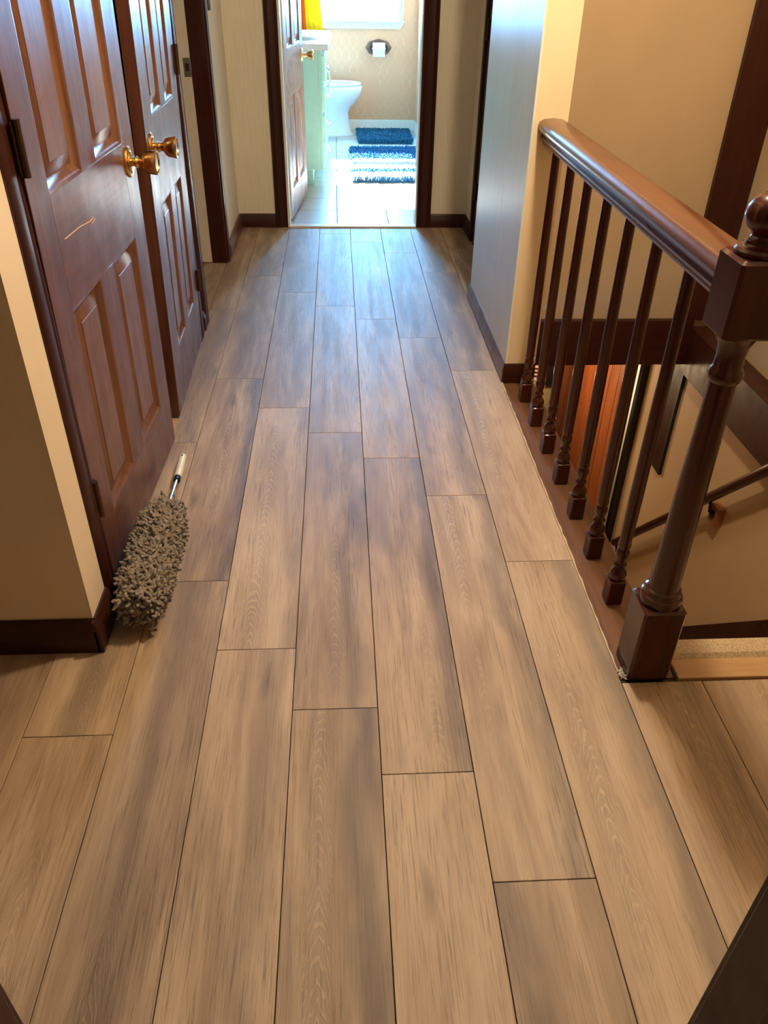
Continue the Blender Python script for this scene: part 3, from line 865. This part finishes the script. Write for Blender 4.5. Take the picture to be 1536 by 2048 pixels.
box('panel', (-0.40, 0.30, -0.09, -0.05, 1.0, 10.9), 'brown_panel', bd_, 0.02)
bk = thing('wall_frame', (7.93, 24.73, -4.9), 'black framed rectangle on the foyer back wall between the first balusters', 'frame')
box('frame', (-0.19, 0.12, -0.07, 0.02, 0.0, 1.7), 'black_panel', bk, 0.01)
box('mat_board', (-0.14, 0.07, -0.085, -0.065, 0.1, 1.6), 'black_metal', bk)
ck = thing('pink_card', (7.4, 24.73, -4.65), 'small pinkish card with dark marks on the foyer wall', 'card')
box('card', (-0.11, 0.13, -0.03, 0.02, 0.0, 0.95), 'card_pink', ck)
for i, z in enumerate((0.12, 0.26, 0.40, 0.68)):
    box('mark', (-0.06, 0.06, -0.036, -0.028, z, z + 0.07), 'brown_trim', ck)
pic = thing('wall_picture', (9.5, 18.4, -4.36), 'dark framed picture on the lower stair wall above the handrail', 'picture')
obj('frame', MB().box(-0.09, 0.01, -0.42, 0.5, 0.0, 0.1).box(-0.09, 0.01, -0.42, -0.32, 0.1, 3.15).box(-0.09, 0.01, 0.4, 0.5, 0.1, 3.15).box(-0.09, 0.01, -0.42, 0.5, 3.15, 3.25), 'black_panel', pic)
box('canvas', (-0.06, 0.005, -0.32, 0.4, 0.1, 3.15), 'brown_trim', pic)

# ------------------------------------------------------------------ camera doorway jambs
dj = thing('trim_23', (2.80, 1.7, 0), 'dark brown doorway jamb at the bottom right corner of the frame', 'trim', kind='structure')
box('jamb', (-0.06, 0.06, -0.40, 0.33, 0.0, LH), 'brown_trim', dj, 0.01)
box('casing', (-0.02, 0.40, 0.30, 0.40, 0.0, LH), 'brown_trim', dj, 0.01)
box('stop', (-0.10, -0.05, -0.40, -0.05, 0.0, LH), 'brown_trim', dj, 0.006)
dj = thing('trim_24', (-1.28, 1.7, 0), 'dark brown doorway jamb at the bottom left corner of the frame', 'trim', kind='structure')
box('jamb', (-0.06, 0.06, -0.40, 0.33, 0.0, LH), 'brown_trim', dj, 0.01)
box('casing', (-0.40, 0.02, 0.30, 0.40, 0.0, LH), 'brown_trim', dj, 0.01)

# ------------------------------------------------------------------ bathroom
bf = tag(box('floor_bathroom', (-3.9, 5.4, 27.05, 46.5, -0.5, -0.02), 'grout'), 'bathroom floor of large pale tiles with dark joints', 'floor', kind='structure')
xs = [-3.2, -2.93, -1.18, 0.57, 2.32, 4.07, 4.75]
ys = [27.06] + [29.0 + 1.75 * i for i in range(10)] + [45.8]
for x0, x1 in zip(xs, xs[1:]):
    for y0, y1 in zip(ys, ys[1:]):
        box('tile', (x0 + 0.012, x1 - 0.012, y0 + 0.012, y1 - 0.012, -0.04, 0.0), 'tile', bf, 0.006)
wall('wall_bathroom_left', [(-3.9, -3.2, 27.45, 46.5, 0.0, ZC)], 'wallpaper', 'papered left wall of the bathroom')
wall('wall_bathroom_right', [(4.75, 5.4, 27.45, 46.5, 0.0, ZC)], 'wallpaper', 'papered right wall of the bathroom')
WX0, WX1, WZ0, WZ1 = -0.45, 3.72, 4.95, 11.1
wall('wall_bathroom_back', [(-3.2, WX0, 45.8, 46.5, 0.0, ZC), (WX1, 4.75, 45.8, 46.5, 0.0, ZC), (WX0, WX1, 45.8, 46.5, 0.0, WZ0), (WX0, WX1, 45.8, 46.5, WZ1, ZC)],
     'wallpaper', 'tan patterned wallpaper wall under the bathroom window')
baseboard('baseboard_bathroom', 'x', 45.8, -1, -3.2, 4.70, 'white_paint', 'white baseboard along the back wall of the bathroom', 0.10, 0.50)
baseboard('baseboard_bathroom', 'y', 4.75, -1, 27.5, 45.7, 'white_paint', 'white baseboard along the right wall of the bathroom', 0.08, 0.50)

win = thing('window_1', (1.635, 45.8, WZ0), 'bright white framed bathroom window above the toilet paper holder', 'window', kind='structure')
hw = (WX1 - WX0) / 2
hz_ = WZ1 - WZ0
obj('casing', MB().prism([(hw, 0.0), (hw + 0.05, 0.0), (hw + 0.05, 0.0)][:2] + [(hw + 0.05, 0.01)], 1, -0.001, 0.0) if False else
    MB().box(hw, hw + 0.28, -0.10, 0.0, 0.0, hz_ + 0.3).box(hw + 0.06, hw + 0.12, -0.14, -0.10, 0.0, hz_ + 0.3).box(hw + 0.20, hw + 0.28, -0.15, -0.10, 0.0, hz_ + 0.3), 'white_paint', win, 0.01)
obj('casing', MB().box(-hw - 0.28, -hw, -0.10, 0.0, 0.0, hz_ + 0.3).box(-hw - 0.12, -hw - 0.06, -0.14, -0.10, 0.0, hz_ + 0.3).box(-hw - 0.28, -hw - 0.20, -0.15, -0.10, 0.0, hz_ + 0.3), 'white_paint', win, 0.01)
box('head_casing', (-hw - 0.28, hw + 0.28, -0.10, 0.0, hz_, hz_ + 0.3), 'white_paint', win, 0.01)
box('sill', (-hw - 0.40, hw + 0.38, -0.24, 0.12, -0.06, 0.0), 'white_paint', win, 0.015)
obj('apron', MB().prism([(-hw - 0.02, -0.34), (hw + 0.14, -0.34), (hw + 0.32, -0.06), (-hw - 0.30, -0.06)], 1, -0.12, 0.0), 'white_paint', win)
sash = obj('sash', MB().box(-hw, -hw + 0.16, 0.30, 0.42, 0.22, hz_ - 0.2).box(hw - 0.16, hw, 0.30, 0.42, 0.22, hz_ - 0.2).box(-hw, hw, 0.30, 0.42, 0.0, 0.22).box(-hw, hw, 0.30, 0.42, hz_ - 0.2, hz_)
           .box(-hw, hw, 0.28, 0.46, 1.62, 1.98), 'white_paint', win)
box('pane', (-hw + 0.16, hw - 0.16, 0.35, 0.37, 0.22, 1.62), 'glass', win)
box('pane', (-hw + 0.16, hw - 0.16, 0.35, 0.37, 1.98, hz_ - 0.2), 'glass', win)

# curtain: pleated cloth at the window's left
cu = thing('curtain', (-0.75, 45.45, 4.2), 'yellow-orange curtain with its lit and shaded parts painted in, hanging beside the bathroom window above the vanity', 'curtain')
def cloth(x0b, x1b, x0t, x1t, y, amp, folds, ztop, name, mat, thick=0.03):
    mb = MB()
    n, mrows = folds * 8, 14
    grid = []
    for side in (0, 1):
        g = []
        for j in range(mrows + 1):
            t = j / mrows
            row = []
            for i in range(n + 1):
                s = i / n
                xx = (x0b + (x1b - x0b) * s) * (1 - t) + (x0t + (x1t - x0t) * s) * t
                yy = y + amp * math.sin(s * folds * 2 * math.pi + 0.8 * t) + side * thick
                row.append(mb.bm.verts.new((xx, yy, ztop * t)))
            g.append(row)
        grid.append(g)
    for side in (0, 1):
        g = grid[side]
        for j in range(mrows):
            for i in range(n):
                mb.bm.faces.new([g[j][i], g[j][i + 1], g[j + 1][i + 1], g[j + 1][i]])
    a, b = grid
    for j in range(mrows):
        mb.bm.faces.new([a[j][0], a[j + 1][0], b[j + 1][0], b[j][0]])
        mb.bm.faces.new([a[j][n], b[j][n], b[j + 1][n], a[j + 1][n]])
    for i in range(n):
        mb.bm.faces.new([a[0][i], b[0][i], b[0][i + 1], a[0][i + 1]])
        mb.bm.faces.new([a[mrows][i], a[mrows][i + 1], b[mrows][i + 1], b[mrows][i]])
    return obj(name, mb, mat, cu, smooth=80)
cloth(-0.15, 0.75, -0.30, 0.35, 0.0, 0.05, 4, 7.0, 'lit_panel', 'curtain_lit')
cloth(-0.95, -0.05, -0.95, -0.20, 0.06, 0.05, 3, 7.0, 'shaded_panel', 'curtain_shaded')

# toilet paper holder
tp = thing('toilet_paper_holder', (2.78, 45.8, 3.80), 'scalloped oval wooden toilet paper holder on the patterned wall', 'holder')
outl = []
for i in range(48):
    a = 2 * math.pi * i / 48
    k = 1 + 0.035 * math.cos(8 * a)
    outl.append((0.63 * k * math.cos(a), 0.36 * k * math.sin(a)))
obj('plaque', MB().loft([[(x, 0.0, z) for x, z in outl], [(x, -0.05, z) for x, z in outl], [(x * 0.93, -0.08, z * 0.90) for x, z in outl], [(x * 0.78, -0.07, z * 0.72) for x, z in outl]]), 'plaque_wood', tp)
for sx in (-1, 1):
    box('arm', (sx * 0.40 - 0.045, sx * 0.40 + 0.045, -0.40, -0.05, -0.12, 0.10), 'black_metal', tp, 0.02)
obj('spindle', MB().tube([(-0.40, -0.32, -0.02), (0.40, -0.32, -0.02)], 0.05, 10), 'chrome', tp)
roll = thing('toilet_roll', (2.78, 45.43, 3.77), 'white roll of toilet paper hanging in the wooden holder', 'toilet paper')
rl = MB()
prof_ = [(0.30, 0.07), (0.30, 0.27), (-0.30, 0.27), (-0.30, 0.07)]
seg = 28
rings = [[rl.bm.verts.new((h, r * math.cos(2 * math.pi * i / seg), r * math.sin(2 * math.pi * i / seg))) for i in range(seg)] for h, r in prof_]
for a, b in zip(rings, rings[1:] + rings[:1]):
    for i in range(seg):
        rl.bm.faces.new([a[i], a[(i + 1) % seg], b[(i + 1) % seg], b[i]])
obj('roll', rl, 'paper', roll)
box('loose_sheet', (-0.29, 0.29, -0.285, -0.270, -0.33, 0.02), 'paper', roll)

# vanity
VZ = 4.62
va = thing('vanity_cabinet', (-1.4, 33.0, 0), 'pale green bathroom vanity cabinet with white sink top and chrome drawer pulls', 'cabinet')
VO = Vector((-1.4, 33.0, 0))
def V(x0, x1, y0, y1, z0, z1):
    return (x0 + 1.4, x1 + 1.4, y0 - 33.0, y1 - 33.0, z0, z1)
obj('carcass', MB().box(*V(-3.15, -0.05, 33.0, 40.4, 0.55, VZ)).box(*V(-3.15, -0.35, 33.0, 40.4, 0.0, 0.55)), 'green_paint', va, 0.01)
box('face_frame', V(-0.05, 0.08, 33.0, 40.4, 0.55, VZ), 'green_paint', va, 0.01)
for (a, b, z0, z1, nm) in ((33.25, 35.3, 3.55, 4.40, 'drawer'), (33.25, 35.3, 2.55, 3.40, 'drawer'), (33.25, 35.3, 1.65, 2.40, 'drawer'), (33.25, 35.3, 0.75, 1.5, 'drawer'),
                           (35.5, 37.8, 0.75, 4.40, 'door'), (38.0, 40.2, 0.75, 4.40, 'door')):
    d = box(nm, V(0.08, 0.20, a, b, z0, z1), 'green_paint', va, 0.02)
    if nm == 'drawer':
        zc, yc = (z0 + z1) / 2, (a + b) / 2
        pts = [(0.20, yc - 0.32, zc + .06), (0.30, yc - 0.34, zc), (0.33, yc - 0.15, zc - 0.08), (0.33, yc + 0.15, zc - 0.08), (0.30, yc + 0.34, zc), (0.20, yc + 0.32, zc + .06)]
    else:
        yc = a + 0.3 if a < 37 else b - 0.3
        pts = [(0.20, yc, 3.3), (0.31, yc, 3.25), (0.33, yc, 3.0), (0.31, yc, 2.75), (0.20, yc, 2.7)]
    obj('pull', MB().tube([Vector(p) - VO for p in pts], 0.032, 8), 'chrome', d)
# slab with an elliptical basin hole
def top_mesh():
    mb = MB()
    x0, x1, y0, y1, zt, zb = -1.75, 1.82, -0.12, 7.5, 0.20, 0.0
    zt, zb = zt + VZ, zb + VZ
    cx, cy, ax, ay = 0.35, 2.6, 1.05, 1.45
    n = 40
    inner, outer = [], []
    rc = 0.35
    corners = []
    for i in range(n):
        a = 2 * math.pi * i / n
        c, s = math.cos(a), math.sin(a)
        inner.append((cx + ax * c, cy + ay * s))
        t = min(((x1 - cx) / c if c > 1e-6 else (x0 - cx) / c if c < -1e-6 else 1e9), ((y1 - cy) / s if s > 1e-6 else (y0 - cy) / s if s < -1e-6 else 1e9))
        outer.append((cx + t * c, cy + t * s))
    cand = [(x1, y1 - 0.3), (x1 - 0.3, y1)]
    return mb.loft([[(x, y, zb) for x, y in outer], [(x, y, zt - 0.04) for x, y in outer], [(x - 0.03 * (1 if x > 0 else -1) * (abs(x - x1) < 1e-3 or abs(x - x0) < 1e-3), y, zt) for x, y in outer],
                    [(x, y, zt) for x, y in inner], [(cx + (x - cx) * 0.96, cy + (y - cy) * 0.96, zt - 0.05) for x, y in inner]], False, False)
ct = obj('countertop', top_mesh(), 'counter_white', va, smooth=40)
basin = MB()
lp = []
for k, (f, z) in enumerate(((0.975, 0.17), (0.93, 0.05), (0.8, -0.35), (0.55, -0.62), (0.2, -0.72))):
    lp.append([(0.35 + 1.05 * f * math.cos(2 * math.pi * i / 40), 2.6 + 1.45 * f * math.sin(2 * math.pi * i / 40), z + VZ) for i in range(40)])
obj('basin', basin.loft(lp, False, True), 'basin_grey', ct, smooth=70)
box('backsplash', (-1.75, -1.62, -0.12, 7.5, VZ + 0.20, VZ + 0.75), 'counter_white', ct, 0.02)
fct = obj('faucet', MB().tube([(-1.0, 2.6, VZ + 0.19), (-1.0, 2.6, VZ + 0.7), (-0.85, 2.6, VZ + 0.85), (-0.45, 2.6, VZ + 0.78), (-0.4, 2.6, VZ + 0.65)], 0.07, 10), 'chrome', ct)

# toilet, bowl pointing right, tank against the left wall
to = thing('toilet', (0.2, 44.25, 0), 'white toilet beside the vanity, bowl pointing right toward the dark blue mat', 'toilet')
def oval(cx, rx, ry, z, n=32, back=None):
    out = []
    for i in range(n):
        a = 2 * math.pi * i / n
        c, s = math.cos(a), math.sin(a)
        x = cx + rx * c if c > 0 else cx + rx * 0.75 * c
        out.append((x, ry * s, z))
    return out
obj('bowl', MB().loft([oval(-0.15, 1.40, 0.62, 0.0), oval(-0.15, 1.40, 0.63, 0.06), oval(-0.15, 1.30, 0.58, 0.14), oval(-0.15, 1.22, 0.54, 0.5), oval(-0.12, 1.12, 0.52, 1.05), oval(0.0, 1.12, 0.58, 1.30),
                       oval(0.10, 1.28, 0.74, 1.55), oval(0.18, 1.45, 0.90, 1.85), oval(0.2, 1.50, 0.98, 2.05), oval(0.2, 1.50, 0.99, 2.25), oval(0.2, 1.42, 0.92, 2.29),
                       oval(0.22, 1.15, 0.66, 2.29), oval(0.22, 1.05, 0.58, 2.1), oval(0.1, 0.6, 0.3, 1.5)]), 'porcelain', to, smooth=70)
obj('seat', MB().loft([oval(0.2, 1.18, 0.70, 2.30), oval(0.2, 1.46, 0.97, 2.30), oval(0.2, 1.47, 0.98, 2.36), oval(0.2, 1.42, 0.93, 2.41), oval(0.2, 1.20, 0.72, 2.41), oval(0.2, 1.16, 0.68, 2.36), oval(0.2, 1.18, 0.70, 2.30)], False, False),
    'porcelain', to, smooth=70)
obj('lid', MB().loft([[(-0.98 - 0.10 * k, y, z) for y, z in [(0.92 * math.cos(2 * math.pi * i / 28), 3.45 + 0.98 * math.sin(2 * math.pi * i / 28)) for i in range(28)]] for k in (0, 1)]), 'porcelain', to)
tk = box('tank', (-2.55, -1.45, -1.15, 1.15, 2.0, 4.0), 'porcelain', to, 0.06)
box('tank_lid', (-2.60, -1.40, -1.20, 1.20, 4.0, 4.15), 'porcelain', tk, 0.05)
obj('base_neck', MB().loft([[(x, y * 0.45, z) for x, y in ((-2.4, -1), (-1.0, -1), (-1.0, 1), (-2.4, 1))] for z in (0.0, 2.02)]), 'porcelain', to, 0.05)
for s in (-1, 1):
    obj('seat_hinge', MB().tube([(-0.85, s * 0.30 - 0.1, 2.40), (-0.85, s * 0.30 + 0.1, 2.40)], 0.06, 8), 'chrome', to)

# shaggy mats
def shag(name, x0, x1, y0, y1, label, mat, tufts, hgt, bands=None):
    t = thing(name, ((x0 + x1) / 2, (y0 + y1) / 2, 0.0), label, 'bath mat', group='shaggy bath mats')
    cx, cy = (x0 + x1) / 2, (y0 + y1) / 2
    box('backing', (x0 - cx + 0.04, x1 - cx - 0.04, y0 - cy + 0.04, y1 - cy - 0.04, 0.0, 0.06), mat, t, 0.02)
    mb = MB()
    piles = {}
    for _ in range(tufts):
        px, py = random.uniform(x0 - cx + .04, x1 - cx - .04), random.uniform(y0 - cy + .04, y1 - cy - .04)
        pm = mat
        for (ba, bb, bmat) in bands or []:
            if ba <= py + cy + random.uniform(-0.06, 0.06) < bb:
                pm = bmat
        if pm not in piles:
            piles[pm] = MB()
        bm = piles[pm].bm
        a, l = random.uniform(0, 6.28), random.uniform(0.03, 0.12)
        h = hgt * random.uniform(0.65, 1.1)
        tip = Vector((px + l * math.cos(a), py + l * math.sin(a), h))
        w = random.uniform(0.022, 0.040)
        b = [bm.verts.new((px + w * math.cos(q), py + w * math.sin(q), 0.05)) for q in (a, a + 2.1, a + 4.2)]
        c = [bm.verts.new(tip + Vector((w * .8 * math.cos(q), w * .8 * math.sin(q), random.uniform(-.03, .03)))) for q in (a, a + 2.1, a + 4.2)]
        for i in range(3):
            bm.faces.new([b[i], b[(i + 1) % 3], c[(i + 1) % 3], c[i]])
        bm.faces.new(c)
    mb.bm.free()
    for pm, pb in piles.items():
        p = obj('pile', pb, pm, t)
        p['kind'] = 'stuff'
        if pm == 'mat_white':
            p['label'] = 'white shaggy bands'
shag('bath_mat', 1.62, 4.35, 41.7, 44.9, 'small dark blue shaggy mat in front of the toilet', 'mat_dark', 7000, 0.24)
shag('bath_mat', 1.18, 4.62, 33.4, 40.0, 'large blue and white banded shaggy mat near the bathroom doorway', 'mat_blue', 15000, 0.22,
     [(33.48, 34.3, 'mat_white'), (34.95, 37.0, 'mat_white')])

# ------------------------------------------------------------------ duster
du = thing('duster', (-2.0, 8.7, 0), 'fluffy grey-brown duster with a cream-tipped handle lying against the nearest brown door', 'duster')
DO = Vector((-2.0, 8.7, 0))
A, B = Vector((-2.0, 7.62, 0.40)), Vector((-2.02, 9.72, 0.37))
core = MB()
lp = []
ax = (B - A).normalized()
for k in range(13):
    t = k / 12
    p = A.lerp(B, t)
    r = 0.30 * max(0.05, (1 - abs(2 * t - 1) ** 6)) ** 0.5
    lp.append([(p.x + r * math.cos(2 * math.pi * i / 18) - DO.x, p.y - DO.y, p.z + r * math.sin(2 * math.pi * i / 18)) for i in range(18)])
head = obj('head', core.loft(lp), 'wool_core', du, smooth=80)
fl = MB()
for _ in range(3600):
    t = random.random()
    if random.random() < 0.14:
        t = random.choice((random.uniform(-0.06, 0.03), random.uniform(0.97, 1.03)))
    a = random.uniform(0, 2 * math.pi)
    env = max(0.12, 1 - abs(2 * min(max(t, 0), 1) - 1) ** 7) ** 0.5
    p = A.lerp(B, t)
    n = Vector((math.cos(a), 0, math.sin(a)))
    r = 0.27 * env
    p0 = p + n * r
    if t < 0.02:
        n = (n + Vector((0, -1.2, 0))).normalized()
        p0 = p + Vector((math.cos(a), 0, math.sin(a))) * random.uniform(0, 0.26)
    if t > 0.98:
        n = (n + Vector((0, 1.2, 0))).normalized()
        p0 = p + Vector((math.cos(a), 0, math.sin(a))) * random.uniform(0, 0.24)
    side = Vector((random.uniform(-1, 1), random.uniform(-1, 1), random.uniform(-1, 1))).normalized()
    l = random.uniform(0.040, 0.072)
    p1 = p0 + n * l * 0.8 + side * l * 0.4
    p2 = p0 + n * l * 0.9 + side * l * 1.1
    p3 = p0 + n * l * 0.3 + side * l * 1.3
    q = [x - DO for x in (p0, p1, p2, p3)]
    if min(x.z for x in q) < 0.02:
        for x in q:
            x.z = max(x.z, 0.02)
    if min(x.x for x in q) < -0.43:
        for x in q:
            x.x = max(x.x, -0.43)
    fl.tube(q, random.uniform(0.022, 0.032), 5, 0.020)
fo = obj('wool_curls', fl, 'wool', du, smooth=80)
fo['kind'] = 'stuff'
P0, P1, P2 = Vector((-2.03, 9.65, 0.36)), Vector((-2.10, 11.05, 0.16)), Vector((-2.13, 11.78, 0.12))
obj('rod', MB().tube([P0 - DO, P1 - DO], 0.028, 12), 'chrome', du)
hd = obj('handle', MB().tube([P1 - DO - (P2 - P1).normalized() * 0.02, P1 - DO + (P2 - P1) * 0.1, P2 - DO - (P2 - P1) * 0.06, P2 - DO], 0.068, 14, 0.060), 'handle_cream', du)
obj('collar', MB().tube([P1 - DO - (P2 - P1).normalized() * 0.12, P1 - DO], 0.055, 12), 'black_metal', du)
obj('hang_hole', MB().tube([P2 - DO + Vector((0.0, -0.08, 0.050)), P2 - DO + Vector((0.0, -0.05, 0.062))], 0.018, 8), 'black_panel', hd)

for o in list(scene.objects):
    if '_o' in o:
        del o['_o']
